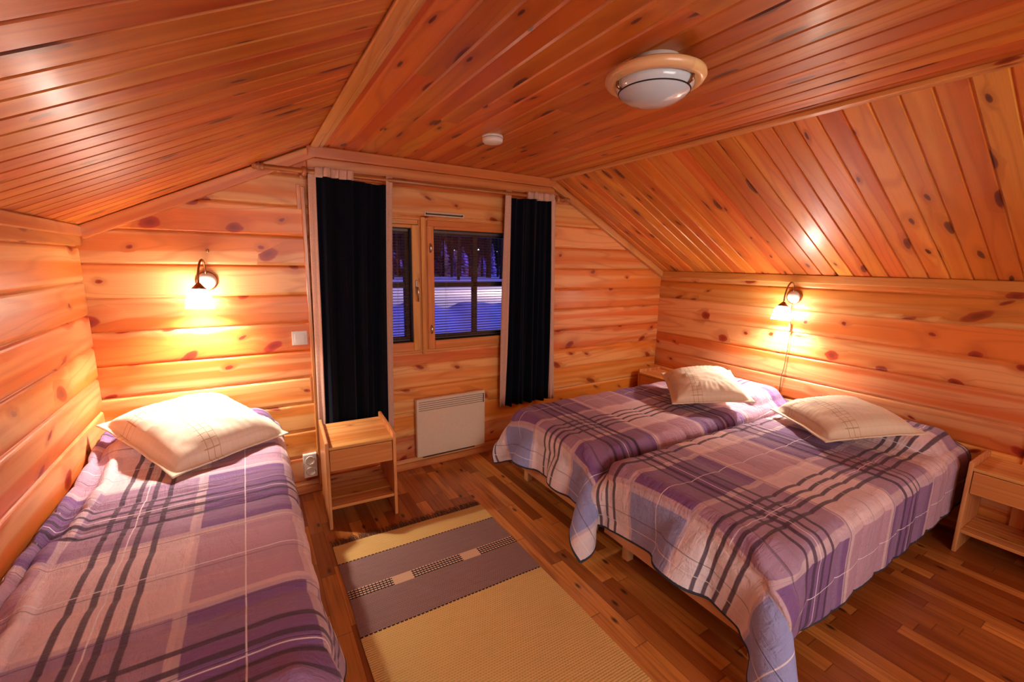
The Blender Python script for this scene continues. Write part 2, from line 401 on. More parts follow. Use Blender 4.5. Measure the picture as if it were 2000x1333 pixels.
# ------------------------------------------------------------------ room shell
BK = .160
def log_profile(z0, z1, course0, course1):
    """(depth away from the room, z, local v) along one log between its joints, clipped to z0..z1"""
    h = course1 - course0; P = []
    for t, d in ((0, .010), (.002, .009), (.006, .0045), (.011, .0014), (.018, 0), (h - .016, 0), (h - .009, .0014), (h - .005, .0045), (h - .002, .009), (h, .010)):
        P.append((d, course0 + t))
    out = []
    for (d0, a), (d1, b) in zip(P[:-1], P[1:]):
        if b <= z0 or a >= z1: continue
        A, Bz = max(a, z0), min(b, z1)
        f = lambda z: d0 + (d1 - d0) * (z - a) / (b - a)
        out.append((f(A), A, f(Bz), Bz))
    return out
def log_wall(name, segs, joints, pos, nrm, axis, seed, label=None):
    """segs: (a0,a1,z0,z1) rectangles in the wall plane; axis 0: wall runs along x at y=pos; axis 1: runs along y at x=pos; nrm: sign pointing into the room"""
    V, F, UV = [], [], []
    rs = random.Random(seed); ids = {i: (rs.randint(1, 900), rs.random() * 20) for i in range(len(joints))}
    def P(a, d, z):
        q = pos - nrm * d
        return (a, q, z) if axis == 0 else (q, a, z)
    def quad(pts, uvs):
        n = len(V); V.extend(pts); UV.extend(uvs)
        flip = (nrm > 0) == (axis == 0)
        F.append((n, n + 1, n + 2, n + 3) if not flip else (n + 3, n + 2, n + 1, n))
        if flip: UV[-4:] = uvs[::-1]
    for a0, a1, z0, z1 in segs:
        for i in range(len(joints) - 1):
            c0, c1 = joints[i], joints[i + 1]
            if c1 <= z0 or c0 >= z1: continue
            rid, ru = ids[i]
            nseg = max(1, int((a1 - a0) / 1.2))
            for (d0, za, d1, zb) in log_profile(z0, z1, c0, c1):
                quad([P(a0, d0, za), P(a1, d0, za), P(a1, d1, zb), P(a0, d1, zb)],
                     [(a0 + ru, rid + .1 + za - c0), (a1 + ru, rid + .1 + za - c0), (a1 + ru, rid + .1 + zb - c0), (a0 + ru, rid + .1 + zb - c0)])
        D0, D1 = .0105, BK        # body behind the face
        c = [P(a, d, z) for a in (a0, a1) for d in (D0, D1) for z in (z0, z1)]
        n = len(V); V.extend(c)
        fs = [(0, 1, 3, 2), (4, 6, 7, 5), (0, 4, 5, 1), (2, 3, 7, 6), (0, 2, 6, 4), (1, 5, 7, 3)]
        UV.extend([(p[0] + p[1], 5.3 + p[2] * .1) for p in c])
        F.extend([tuple(n + i for i in f) for f in fs])
    # per-loop uv
    uvl = [UV[i] for i, f in enumerate([])]
    flat = []
    for f in F:
        for i in f: flat.append(i)
    # quads were given in face order, so vertex uv is enough except for flipped ones
    me_uv = []
    for f in F:
        if max(f) - min(f) == 3 and f[0] > f[-1]:
            base = min(f); me_uv += [UV[base + k] for k in range(4)]
        else: me_uv += [UV[i] for i in f]
    o = raw(name, V, F, P_WALL, uv=me_uv)
    tag(o, kind='structure'); return o
jb = [-.10, .075, .250, .424, .605, .774, .945, 1.121, 1.296, 1.470, 1.641, 1.815, 1.99, 2.165, 2.34]
WX0, WX1, WZ0, WZ1 = 1.20, 2.65, .865, 1.80          # window opening
log_wall('wall_back', [(-.16, WX0, -.1, 2.3), (WX1, XR + .16, -.1, 2.3), (WX0, WX1, -.1, WZ0), (WX0, WX1, WZ1, 2.3)], jb, 0., -1, 0, 3)
jl = [-.13, .04, .21, .38, .547, .713, .886, 1.048, 1.212, 1.380, 1.552, 1.73]
log_wall('wall_left', [(YB, 0, -.1, 1.70)], jl, 0., 1, 1, 11)
jr = [-.16, .01, .18, .35, .518, .681, .854, 1.026, 1.201, 1.362, 1.53]
log_wall('wall_right', [(YB, 0, -.1, 1.50)], jr, XR, -1, 1, 23)
log_wall('wall_front', [(-.16, XR + .16, -.1, 2.3)], jb, YB, 1, 0, 31)

def plank_plane(name, O, A, C, N, La, Lc, pitch, mat, seed, butt=1.6):
    """boards run along A; laid side by side along C; N towards the room"""
    O, A, C, N = Vector(O), Vector(A).normalized(), Vector(C).normalized(), Vector(N).normalized()
    V, F, UV = [], [], []; rs = random.Random(seed); c = 0.
    def quad(p, uv):
        n = len(V); V.extend(p); UV.extend(uv)
        nn = (p[1] - p[0]).cross(p[2] - p[0])
        if nn.dot(N) > 0: F.append((n, n + 1, n + 2, n + 3))
        else:
            F.append((n, n + 3, n + 2, n + 1)); u = UV[n:n + 4]; UV[n:n + 4] = [u[0], u[3], u[2], u[1]]; 
    while c < Lc:
        w_ = min(pitch, Lc - c); cuts = [0.]; a = rs.uniform(.4, butt * 1.4)
        while a < La - .3 and butt < La: cuts.append(a); a += rs.uniform(butt * .8, butt * 1.8)
        cuts.append(La)
        prof = [(0, .0065), (.0035, .0065), (.009, 0), (w_ - .004, 0), (w_, .0065)]
        for a0, a1 in zip(cuts[:-1], cuts[1:]):
            rid = rs.randint(1, 900); ru = rs.random() * 30
            for (t0, d0), (t1, d1) in zip(prof[:-1], prof[1:]):
                pts = [O + A * a0 + C * (c + t0) - N * d0, O + A * a1 + C * (c + t0) - N * d0, O + A * a1 + C * (c + t1) - N * d1, O + A * a0 + C * (c + t1) - N * d1]
                quad(pts, [(a0 + ru, rid + .1 + t0), (a1 + ru, rid + .1 + t0), (a1 + ru, rid + .1 + t1), (a0 + ru, rid + .1 + t1)])
        c += pitch
    me_uv = []
    for f in F:
        b = min(f)
        me_uv += [UV[b + k] for k in range(4)]
    # slab behind
    n = len(V); 
    for k in (.007, .12):
        for (a, cc) in ((0, 0), (La, 0), (La, Lc), (0, Lc)): V.append(O + A * a + C * cc - N * k)
    for f in ((0, 1, 2, 3), (4, 7, 6, 5), (0, 4, 5, 1), (1, 5, 6, 2), (2, 6, 7, 3), (3, 7, 4, 0)):
        F.append(tuple(n + i for i in f)); me_uv += [(0, 3.2), (1, 3.2), (1, 3.3), (0, 3.3)]
    o = raw(name, V, F, mat, uv=me_uv); tag(o, kind='structure'); return o
LY = -YB
sL = Vector((XCL, 0, ZC - ZKL)); sR = Vector((XCR - XR, 0, ZC - ZKR))
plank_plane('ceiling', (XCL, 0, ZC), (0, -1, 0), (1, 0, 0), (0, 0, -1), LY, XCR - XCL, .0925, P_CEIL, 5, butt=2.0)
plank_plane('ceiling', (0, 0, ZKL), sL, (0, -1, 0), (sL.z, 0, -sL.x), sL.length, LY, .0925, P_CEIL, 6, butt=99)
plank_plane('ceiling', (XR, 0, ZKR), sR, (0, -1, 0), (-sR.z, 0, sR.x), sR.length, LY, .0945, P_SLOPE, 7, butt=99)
fl = B(); fl.box(-.16, XR + .16, YB - .16, .16, -.12, 0, 0); tag(fl.out('floor', M_FLOOR), kind='structure')

# trims: moulding round the top of the back wall, battens along the ceiling folds, boards on top of the knee walls, skirting
def trim(i, fn):
    b = B(); fn(b); return tag(b.out('trim_%d' % i, P_TRIM), kind='structure')
def t1(b):
    b.box(XCL - .02, XCR + .02, -.022, .0, 2.036, 2.098, .005, seg=2); b.box(XCL - .02, XCR + .02, -.042, 0, 2.098, 2.162, .008, seg=2)
def t2(b):
    n = Vector((-sL.z, 0, sL.x)).normalized()
    d = -n * -.03
    b.obox(Vector((0, -.02, ZKL)) - n * .033, Vector((XCL + .01, -.02, ZC)) - n * .033, n, .04, .062, .007, 2)
def t3(b):
    n = Vector((sR.z, 0, -sR.x)).normalized()
    b.obox(Vector((XR, -.02, ZKR)) - n * .030, Vector((XCR - .01, -.02, ZC)) - n * .030, n, .04, .058, .007, 2)
trim(1, t1); trim(2, t2); trim(3, t3)
trim(4, lambda b: (b.box(XCL, XCL + .042, YB, -.04, ZC - .014, ZC, .004), b.box(XCL + .046, XCL + .068, YB, -.04, ZC - .008, ZC, .003)))
trim(5, lambda b: (b.box(XCR - .045, XCR, YB, -.04, ZC - .020, ZC, .006, seg=2),))
trim(6, lambda b: (b.box(0, .018, YB, -.02, ZKL - .088, ZKL - .008, .004), b.box(0, .028, YB, -.02, ZKL - .045, ZKL + .006, .005)))
trim(7, lambda b: (b.box(XR - .018, XR, YB, -.02, ZKR - .055, ZKR + .002, .004),))
trim(8, lambda b: (b.box(1.000, 1.022, -.014, .012, .02, 1.93, .003), b.box(.978, 1.0, -.010, .012, 1.80, 1.94, .002), b.box(.985, 1.0, -.012, .012, .62, .78, .002)))
for nm, a in (('baseboard_back', (.02, XR - .02, -.016, .012, 0, .050)), ('baseboard_left', (0, .016, YB, -.02, 0, .05)),
              ('baseboard_right', (XR - .016, XR, YB, -.02, 0, .05))):
    b = B(); b.box(*a, .004); tag(b.out(nm, P_TRIM), kind='structure')

# ------------------------------------------------------------------ window
win = bpy.data.objects.new('window_1', None); COL.objects.link(win); win['kind'] = 'structure'
def fr(b, x0, x1, z0, z1, y0, y1, wd, bev=.003, wb=None, wt=None):
    wb = wb or wd; wt = wt or wd
    b.box(x0, x0 + wd, y0, y1, z0, z1, bev); b.box(x1 - wd, x1, y0, y1, z0, z1, bev)
    b.box(x0 + wd, x1 - wd, y0, y1, z0, z0 + wb, bev); b.box(x0 + wd, x1 - wd, y0, y1, z1 - wt, z1, bev)
b = B(); fr(b, WX0, WX1, WZ0, WZ1, -.006, .17, .02, .003)
b.box(1.712, 1.776, -.004, .17, WZ0, WZ1, .003)
b.out('window_frame', P_WIN, win)
b = B(); b.box(1.727, 1.757, -.024, -.004, .858, 1.805, .004); b.out('mullion_batten', P_WIN, win)
b = B(); b.box(1.775, WX1 - .02, -.014, .05, 1.745, 1.79, .004); b.box(WX0 + .02, 1.712, -.010, .05, 1.752, 1.785, .004)
b.out('head_board', P_WIN, win)
def sash(x0, x1, muntins):
    b = B(); fr(b, x0, x1, .885, 1.75, -.012, .045, .052, .004, wb=.062, wt=.022)
    s = b.out('sash', P_WIN, win)
    gx0, gx1, gz0, gz1 = x0 + .052, x1 - .052, .947, 1.728
    p = B(); p.box(gx0, gx1, .030, .033, gz0, gz1, 0); p.out('pane', M_GLASS, s)
    p = B(); fr(p, gx0 - .043, gx1 + .043, gz0 - .04, gz1 + .03, .094, .15, .062, .003)
    if muntins: p.box((gx0 + gx1) / 2 - .018, (gx0 + gx1) / 2 + .018, .105, .14, gz0, gz1, .002)
    p.box(gx0, gx1, .105, .14, 1.325, 1.357, .002)
    p.out('outer_frame', M_OUTER, s)
    p = B(); p.box(gx0, gx1, .120, .123, gz0, gz1, 0); p.out('outer_pane', M_GLASS, s)
    p = B(); fr(p, gx0 - .001, gx1 + .001, gz0 - .001, gz1 + .001, .0, .03, .004, .001); p.out('gasket', M_BLACK, s)
    return s
sl_ = sash(1.222, 1.718, False); sr_ = sash(1.772, 2.628, True)
b = B(); b.box(1.683, 1.698, -.020, -.012, 1.29, 1.38, .003); b.tube([(1.69, -.02, 1.33), (1.69, -.045, 1.33), (1.69, -.050, 1.31), (1.69, -.048, 1.235)], [.006, .006, .0065, .005], 8)
b.out('window_handle', M_STEEL, sl_)
for z in (1.60, 1.03):
    b = B(); b.tube([(1.797, -.012, z - .03), (1.797, -.019, z - .02), (1.797, -.020, z), (1.797, -.019, z + .02), (1.797, -.012, z + .03)], [.004, .009, .010, .009, .004], 10)
    b.out('hinge_cap', M_STEEL, sr_)
def blind(x0, x1, label):
    t = thing('venetian_blind', label, 'blind', ((x0 + x1) / 2, .07, 1.72), group=None)
    b = B(); b.box(x0, x1, .058, .082, 1.708, 1.727, .002); adopt(b.out('head_rail', M_SLAT), t)
    V, F = [], []; z = 1.695
    while z > .962:
        n = len(V)
        for i, yy in enumerate((.0585, .064, .070, .076, .0815)):
            zz = z + .0016 * (1 - ((yy - .07) / .0115) ** 2) + (yy - .07) * .10
            V += [(x0 + .003, yy, zz), (x1 - .003, yy, zz), (x0 + .003, yy, zz - .0005), (x1 - .003, yy, zz - .0005)]
        for i in range(4):
            a = n + 4 * i; F += [(a, a + 1, a + 5, a + 4), (a + 2, a + 6, a + 7, a + 3)]
        F += [(n, n + 2, n + 3, n + 1), (n + 16, n + 17, n + 19, n + 18)]
        z -= .0195
    adopt(raw('slats', V, F, M_SLAT), t)
    b = B(); b.box(x0 + .002, x1 - .002, .060, .080, .949, .957, .002); adopt(b.out('bottom_rail', M_SLAT), t)
    for f in ((.16, .84) if x1 - x0 > .5 else (.2, .8)):
        xx = x0 + (x1 - x0) * f; b = B()
        for yy in (.057, .083): b.tube([(xx, yy, 1.71), (xx, yy, .955)], .0006, 5)
        adopt(b.out('ladder_cord', M_LINEN), t)
    return t
blind(1.276, 1.664, 'open venetian blind in the narrow left window beside the dark blue curtain')
blind(1.826, 2.574, 'open venetian blind in the wide right window with the cross bars')
t = thing('air_vent', 'slim pale slotted air vent in the log above the window', 'vent', (1.908, 0, 1.828))
b = B(); fr(b, 1.760, 2.056, 1.815, 1.845, -.012, .0, .009, .003); adopt(b.out('vent_frame', M_CREAM), t)
b = B(); b.box(1.768, 2.048, -.005, .001, 1.824, 1.836, 0); adopt(b.out('slot', M_DARK), t)
b = B(); b.box(1.778, 2.038, -.007, -.004, 1.8325, 1.8345, 0); adopt(b.out('slider', M_CREAM), t)

# ------------------------------------------------------------------ night yard outside
def hnoise(x, y, s, amp, o=0.): return amp * mnoise.noise(Vector((x * s, y * s, o)))
V, F = [], []; nx, ny = 70, 90
for j in range(ny):
    for i in range(nx):
        x = -6 + 60 * i / (nx - 1); y = 1.0 + 95 * (j / (ny - 1)) ** 1.5
        z = -.45 + hnoise(x, y, .12, .25) + hnoise(x, y, .5, .06, 3.)
        if y > 35: z += (y - 35) * .012
        V.append((x, y, z))
for j in range(ny - 1):
    for i in range(nx - 1): a = j * nx + i; F.append((a, a + 1, a + nx + 1, a + nx))
tag(raw('snow_ground', V, F, M_SNOW, smooth=True), 'flat snow of the yard stretching away to the dark trees', 'snow', kind='stuff')
V, F = [], []; nx, ny = 110, 40
for j in range(ny):
    for i in range(nx):
        x = .5 + 9 * i / (nx - 1); y = 5.2 + 4.5 * j / (ny - 1)
        crest = .42 + .22 * math.exp(-((x - 4.35) / .42) ** 2) - .10 * math.exp(-((x - 5.15) / .3) ** 2) + .07 * math.exp(-((x - 5.6) / .4) ** 2) + hnoise(x, 0, 2.2, .05, 7.)
        prof = math.exp(-((y - 7.6) / 1.05) ** 2)
        V.append((x, y, -.55 + (crest + .55) * prof + hnoise(x, y, 1.5, .10, 2.) * prof ** .5 * min(1, abs(y - 7.6))))
for j in range(ny - 1):
    for i in range(nx - 1): a = j * nx + i; F.append((a, a + 1, a + nx + 1, a + nx))
tag(raw('snowbank', V, F, M_SNOW, smooth=True), 'high ploughed snowbank with a rounded hump just outside the window', 'snowbank')
rs = random.Random(5)
def spruce(x, y, h, r, seed):
    q = random.Random(seed); b = B(); prof = []
    n = 9
    for i in range(n):
        t0 = i / n; rr = r * (1 - t0) ** .8
        prof += [(rr * (1 + .12 * q.random()), .25 + h * t0), (rr * .55, .25 + h * (t0 + .75 / n))]
    prof.append((0.01, h + .25)); b.lathe(prof, n=11, smooth=False)
    for v in b.bm.verts: v.co.x += q.uniform(-.07, .07) * r * 2; v.co.y += q.uniform(-.07, .07) * r * 2
    t = thing('snowy_spruce', 'snow-laden spruce at the edge of the dark yard, seen through the blind', 'tree', (x, y, -.5), group='snow-laden spruces beyond the yard')
    b.out('crown', M_NEEDLE, t); b = B(); b.tube([(0, 0, -.3), (0, 0, .5)], .12, 8); b.out('trunk', M_BARK, t)
def bare(x, y, h, r):
    t = thing('pine_tree', 'dark bare pine trunk standing among the snowy spruces', 'tree', (x, y, -.5), group='dark trunks beyond the yard')
    b = B(); b.tube([(0, 0, -.3), (.05, 0, h * .5), (0, 0, h)], [r, r * .8, r * .5], 8); b.out('trunk', M_BARK, t)
    b = B(); b.lathe([(.1, h * .72), (r * 7, h * .76), (r * 4, h * .84), (r * 6, h * .87), (r * 2, h * .96), (.02, h * 1.02)], n=9, smooth=False); b.out('crown', M_BARK, t)
for i in range(17):
    y = rs.uniform(50, 58); f = .27 + .33 * (i + rs.uniform(.1, .9)) / 17
    spruce(.68 + f * (y + 2.95), y, rs.uniform(2.0, 4.6), rs.uniform(.8, 1.4), i)
for i in range(20):
    y = rs.uniform(42, 49); f = .27 + .33 * (i + rs.uniform(.0, 1.)) / 20
    bare(.68 + f * (y + 2.95), y, rs.uniform(8, 11), rs.uniform(.12, .24))
M_FAR = NT('far_lamp'); M_FAR.set(Emission_Color=(.45, .8, 1, 1), Emission_Strength=3.); M_FAR = M_FAR.m
for i, (f, y, z) in enumerate(((.505, 62, 3.6), (.44, 64, 3.4), (.53, 60, 3.3), (.56, 62, 3.4))):
    t = thing('yard_light', 'tiny pale blue light far off among the trees, seen through the blind', 'lamp', (.68 + f * (y + 2.95), y, 0), group='far lights among the trees')
    b = B(); b.lathe([(.001, -.15), (.13, 0), (.001, .15)], Matrix.Translation((0, 0, z)), 10); b.out('bulb', M_FAR, t)
    b = B(); b.tube([(0, 0, -.7), (0, 0, z)], .04, 6); b.out('post', M_BARK, t)

# ------------------------------------------------------------------ curtains and rod
rod = thing('curtain_rod', 'brown turned wooden curtain rod over the window', 'curtain rod', (1.86, -.075, 2.008))
b = B(); b.tube([(.81, -.075, 2.008), (2.90, -.075, 2.008)], .013, 12); adopt(b.out('pole', P_ROD), rod)
for x, s in ((.81, -1), (2.90, 1)):
    m = Matrix.Translation((x, -.075, 2.008)) @ Matrix.Rotation(s * math.pi / 2, 4, 'Y'); b = B()
    b.lathe([(.012, -.01), (.020, -.005), (.020, .004), (.012, .008), (.019, .014), (.019, .022), (.012, .027), (.017, .034), (.014, .045), (.001, .052)], m, 16)
    adopt(b.out('finial', P_ROD), rod)
for x in (1.02, 2.825):
    b = B(); b.tube([(x, .0, 2.0), (x, -.06, 2.0)], .012, 10); m = Matrix.Translation((x - .012, -.075, 2.006)) @ Matrix.Rotation(math.pi / 2, 4, 'Y')
    b.lathe([(.014, 0), (.026, .002), (.026, .022), (.014, .024)], m, 16); b.lathe([(.001, -.001), (.026, -.001), (.026, .010), (.001, .01)], Matrix.Translation((x, 0, 2.0)) @ Matrix.Rotation(math.pi / 2, 4, 'X'), 14)
    adopt(b.out('rod_bracket', P_ROD), rod)
def curtain(label, top, bot, z0, z1, tabs, sag, phases, seed):
    """top/bot: (x left, x right); tabs: x range covered by the linen heading"""
    t = thing('curtain', label, 'curtain', ((top[0] + top[1]) / 2, -.075, z0))
    q = random.Random(seed); bw = .042
    def yfold(s, f):
        a = .010 + .014 * f
        return -.078 + a * (math.sin(phases[0] * s + .8 * math.sin(3 * f)) + .55 * math.sin(phases[1] * s + 1.3 + f) + .3 * math.sin(phases[2] * s + 2 + 2 * f))
    def X(s, z):
        f2 = max(0., (z1 - z) / (z1 - z0)) ** .8
        return (top[0] + (bot[0] - top[0]) * f2) * (1 - s) + (top[1] + (bot[1] - top[1]) * f2) * s
    def sheet(s0, s1, za, zb, mat, name, ns, nz, off=0., th=.003, ztop=None):
        V, F = [], []
        for k in (0, 1):
            for j in range(nz + 1):
                for i in range(ns + 1):
                    s = s0 + (s1 - s0) * i / ns; zt = ztop(s) if ztop else zb
                    z = za + (zt - za) * j / nz; f = min(1, max(0, (z1 - z) / (z1 - z0)))
                    V.append((X(s, z), yfold(s, f) - off + k * th, z))
        n1 = (ns + 1) * (nz + 1)
        for j in range(nz):
            for i in range(ns):
                a = j * (ns + 1) + i
                F.append((a, a + 1, a + ns + 2, a + ns + 1)); F.append((a + n1, a + n1 + ns + 1, a + n1 + ns + 2, a + n1 + 1))
        for j in range(nz):
            a = j * (ns + 1); F.append((a, a + ns + 1, a + ns + 1 + n1, a + n1)); a += ns; F.append((a, a + n1, a + ns + 1 + n1, a + ns + 1))
        for i in range(ns):
            F.append((i, i + n1, i + 1 + n1, i + 1)); a = nz * (ns + 1) + i; F.append((a, a + 1, a + 1 + n1, a + n1))
        return adopt(raw(name, V, F, mat, smooth=True), t)
    W = top[1] - top[0]; e = bw / W
    def zt(s):
        x = top[0] + W * s
        if tabs[0] <= x <= tabs[1]: return z1 - .045
        g = (x - tabs[1]) / (top[1] - bw - tabs[1]) if x > tabs[1] else (tabs[0] - x) / (tabs[0] - top[0] - bw)
        g = min(1, max(0, g)); return z1 - .045 - sag * math.sin(math.pi * min(1, g * .75))
    sheet(e * .8, 1 - e * .8, z0, z1 - .045, M_NAVY, 'panel', 90, 60, ztop=zt)
    sheet(0, e, z0, z1, M_LINEN, 'border', 6, 40, .003, .007)
    sheet(1 - e, 1, z0, z1, M_LINEN, 'border', 6, 40, .003, .007)
    s0, s1 = (tabs[0] - top[0]) / W, (tabs[1] - top[0]) / W; nt = 5
    for k in range(nt):
        a = s0 + (s1 - s0) * k / nt; c = s0 + (s1 - s0) * (k + .93) / nt
        sheet(a, c, z1 - .052 + .008 * q.random(), z1 + .004, M_LINEN, 'heading_tab', 6, 4, .028, .045)
    return t
curtain('wide dark blue curtain with pale borders left of the window, behind the nightstand', (1.039, 1.528), (1.011, 1.486), .372, 2.03, (1.075, 1.293), .012, (26., 47., 83.), 1)
curtain('narrower dark blue curtain with pale borders right of the window, behind the far bed', (2.362, 2.806), (2.332, 2.840), .385, 2.03, (2.545, 2.77), .008, (31., 52., 88.), 2)

# ------------------------------------------------------------------ heater, switch, sockets
t = thing('wall_heater', 'cream flat electric wall heater below the window', 'heater', (1.93, -.03, .10))
b = B(); b.box(1.655, 2.205, -.062, -.020, .098, .536, .010, seg=3); adopt(b.out('body', M_CREAM), t)
for k in range(5):
    b = B(); b.box(1.672, 2.188, -.0635, -.0615, .512 - k * .0155, .5145 - k * .0155, 0); adopt(b.out('grille_slot', M_DARK), t)
b = B(); b.box(1.70, 2.16, -.02, .0, .15, .5, .002); b.box(1.70, 2.12, -.055, -.02, .088, .098, .001); adopt(b.out('back_bracket', M_DARK), t)
b = B(); b.box(2.186, 2.193, -.0645, -.061, .445, .515, .001); adopt(b.out('grille_edge', M_DARK), t)
t = thing('light_switch', 'square cream light switch on the log wall left of the window', 'switch', (.943, -.005, 1.03))
b = B(); b.box(.900, .986, -.010, .003, .987, 1.072, .004, seg=2); adopt(b.out('plate', M_WHITE), t)
b = B(); b.box(.915, .971, -.015, -.008, 1.002, 1.057, .003, seg=2); adopt(b.out('rocker', M_WHITE), t)
t = thing('wall_socket', 'cream double wall socket near the floor beside the left bed', 'socket', (.95, -.006, .19))
b = B(); b.box(.912, .994, -.024, .003, .112, .272, .006, seg=2); adopt(b.out('plate', M_WHITE), t)
for z in (.155, .229):
    m = Matrix.Translation((.953, -.0245, z)) @ Matrix.Rotation(math.pi / 2, 4, 'X'); b = B()
    b.lathe([(.026, .003), (.029, .0), (.023, -.001), (.021, -.010), (.001, -.010)], m, 24); r_ = adopt(b.out('outlet', M_CREAM), t)

# ------------------------------------------------------------------ lamps
def wall_lamp(label, pos, outdir, shade_off, cordless=True):
    """pos: on the wall; outdir: unit vector into the room; shade_off: shade top relative to pos"""
    t = thing('wall_lamp', label, 'wall lamp', pos)
    n = Vector(outdir); m = n.to_track_quat('Z', 'Y').to_matrix().to_4x4()
    b = B(); b.lathe([(.053, -.003), (.053, .010), (.048, .014), (.044, .014)], m, 32); b.out('base_rim', M_BRASS, t)
    b = B(); b.lathe([(.045, .006), (.044, .016), (.036, .028), (.020, .036), (.001, .039)], m, 32); b.out('base_cap', M_WHITE, t)
    so = Vector(shade_off); up = Vector((0, 0, 1)); side = n.cross(up)
    a0 = n * .018 + up * .030; pts = []
    c = [a0, a0 + n * .01 + up * .11, n * .05 + so * .3 + up * .145, so + up * .10, so]
    def bez(P, u):
        P = list(P)
        while len(P) > 1: P = [P[i] * (1 - u) + P[i + 1] * u for i in range(len(P) - 1)]
        return P[0]
    pts = [bez(c, i / 16) for i in range(17)]
    b = B(); b.tube(pts, .0055, 10); b.out('arm', M_BRASS, t)
    d = Vector((so.x * .25, so.y * .25, -.25)).normalized() if False else (Vector((0, 0, -1)) + so.normalized() * .12).normalized(); m2 = d.to_track_quat('Z', 'Y').to_matrix().to_4x4(); m2.translation = pts[-1]
    b = B(); b.lathe([(.006, -.008), (.012, -.002), (.026, .014), (.037, .028), (.034, .028)], m2, 24); b.out('shade_holder', M_BRASS, t)
    b = B(); b.lathe([(.034, .026), (.045, .040), (.054, .065), (.060, .095), (.064, .128), (.062, .128), (.058, .095), (.052, .065), (.043, .042)], m2, 28); b.out('lamp_shade', M_SHADE, t)
    l = light('lamp_bulb', 'POINT', (m2 @ Vector((0, 0, .075))), LAMP_W, LAMP_C, shadow_soft_size=.028); l.parent = t
    return t
PL, PR = (.501, .0, 1.382), (XR, -1.249, 1.294)
wall_lamp('lit brass wall lamp with frosted bell shade above the left bed', PL, (0, -1, 0), (-.030, -.118, -.012))
wall_lamp('lit brass wall lamp with hanging cord above the two right beds', PR, (-1, 0, 0), (-.120, .010, -.040))
b = B(); b.tube([(.512, 0, 1.545), (.512, -.012, 1.545), (.524, -.016, 1.552)], .003, 6); b.lathe([(.001, 0), (.008, 0), (.008, .003), (.001, .003)], Matrix.Translation((.518, 0, 1.545)) @ Matrix.Rotation(math.pi / 2, 4, 'X'), 12)
tag(b.out('wall_hook', M_BRASS), 'small brass hook on the logs just above the left lamp', 'hook')
t = thing('lamp_cord', 'thin brown lamp cord hanging from the right wall lamp to the bed', 'cord', (XR - .012, -1.25, 1.25))
cp = [(XR - .014, -1.245, 1.25), (XR - .02, -1.25, 1.16), (XR - .022, -1.258, 1.06), (XR - .02, -1.256, .9), (XR - .02, -1.249, .76), (XR - .022, -1.238, .68), (XR - .018, -1.236, .60), (XR - .015, -1.24, .50)]
b = B(); b.tube(cp, .0028, 8); adopt(b.out('wire', M_CORD), t)
b = B(); b.box(XR - .032, XR - .012, -1.262, -1.247, 1.035, 1.095, .004); adopt(b.out('inline_switch', M_CORD), t)

fx = thing('ceiling_lamp', 'round unlit ceiling lamp with wooden ring and opal glass bowl', 'ceiling lamp', (1.885, -1.850, ZC))
b = B(); b.lathe([(.001, 0), (.080, 0), (.080, -.034), (.075, -.04), (.001, -.04)], None, 40); b.out('ceiling_base', M_WHITE, fx)
b = B(); b.lathe([(.118, -.050), (.125, -.040), (.145, -.038), (.158, -.046), (.160, -.058), (.152, -.070), (.134, -.074), (.122, -.068), (.118, -.050)], None, 56, uvs=(1, .5)); b.out('wooden_ring', M_RING, fx)
b = B(); b.lathe([(.122, -.060), (.124, -.076), (.123, -.082), (.115, -.095), (.098, -.111), (.073, -.124), (.044, -.133), (.001, -.136)], None, 56); d_ = b.out('glass_bowl', M_OPAL, fx)
b = B(); b.lathe([(.1150, -.0945), (.1158, -.0944), (.1150, -.0960), (.1132, -.0978), (.1125, -.0970)], None, 56); b.out('bowl_line', M_DARK, d_)
for k in range(3):
    a = math.radians(42 + 120 * k); b = B(); cx_, cy_ = math.cos(a), math.sin(a)
    b.tube([(.132 * cx_, .132 * cy_, -.070), (.130 * cx_, .130 * cy_, -.090), (.118 * cx_, .118 * cy_, -.096)], [.004, .005, .004], 8); b.out('clip', M_BRASS, fx)
t = thing('smoke_detector', 'small round cream smoke detector on the flat ceiling', 'smoke detector', (1.852, -.800, ZC))
b = B(); b.lathe([(.001, 0), (.054, 0), (.055, -.010), (.053, -.012)], None, 32); b.out('mount', M_WHITE, t)
b = B(); b.lathe([(.051, -.013), (.054, -.016), (.053, -.030), (.046, -.036), (.001, -.037)], None, 32); b.out('cover', M_WHITE, t)

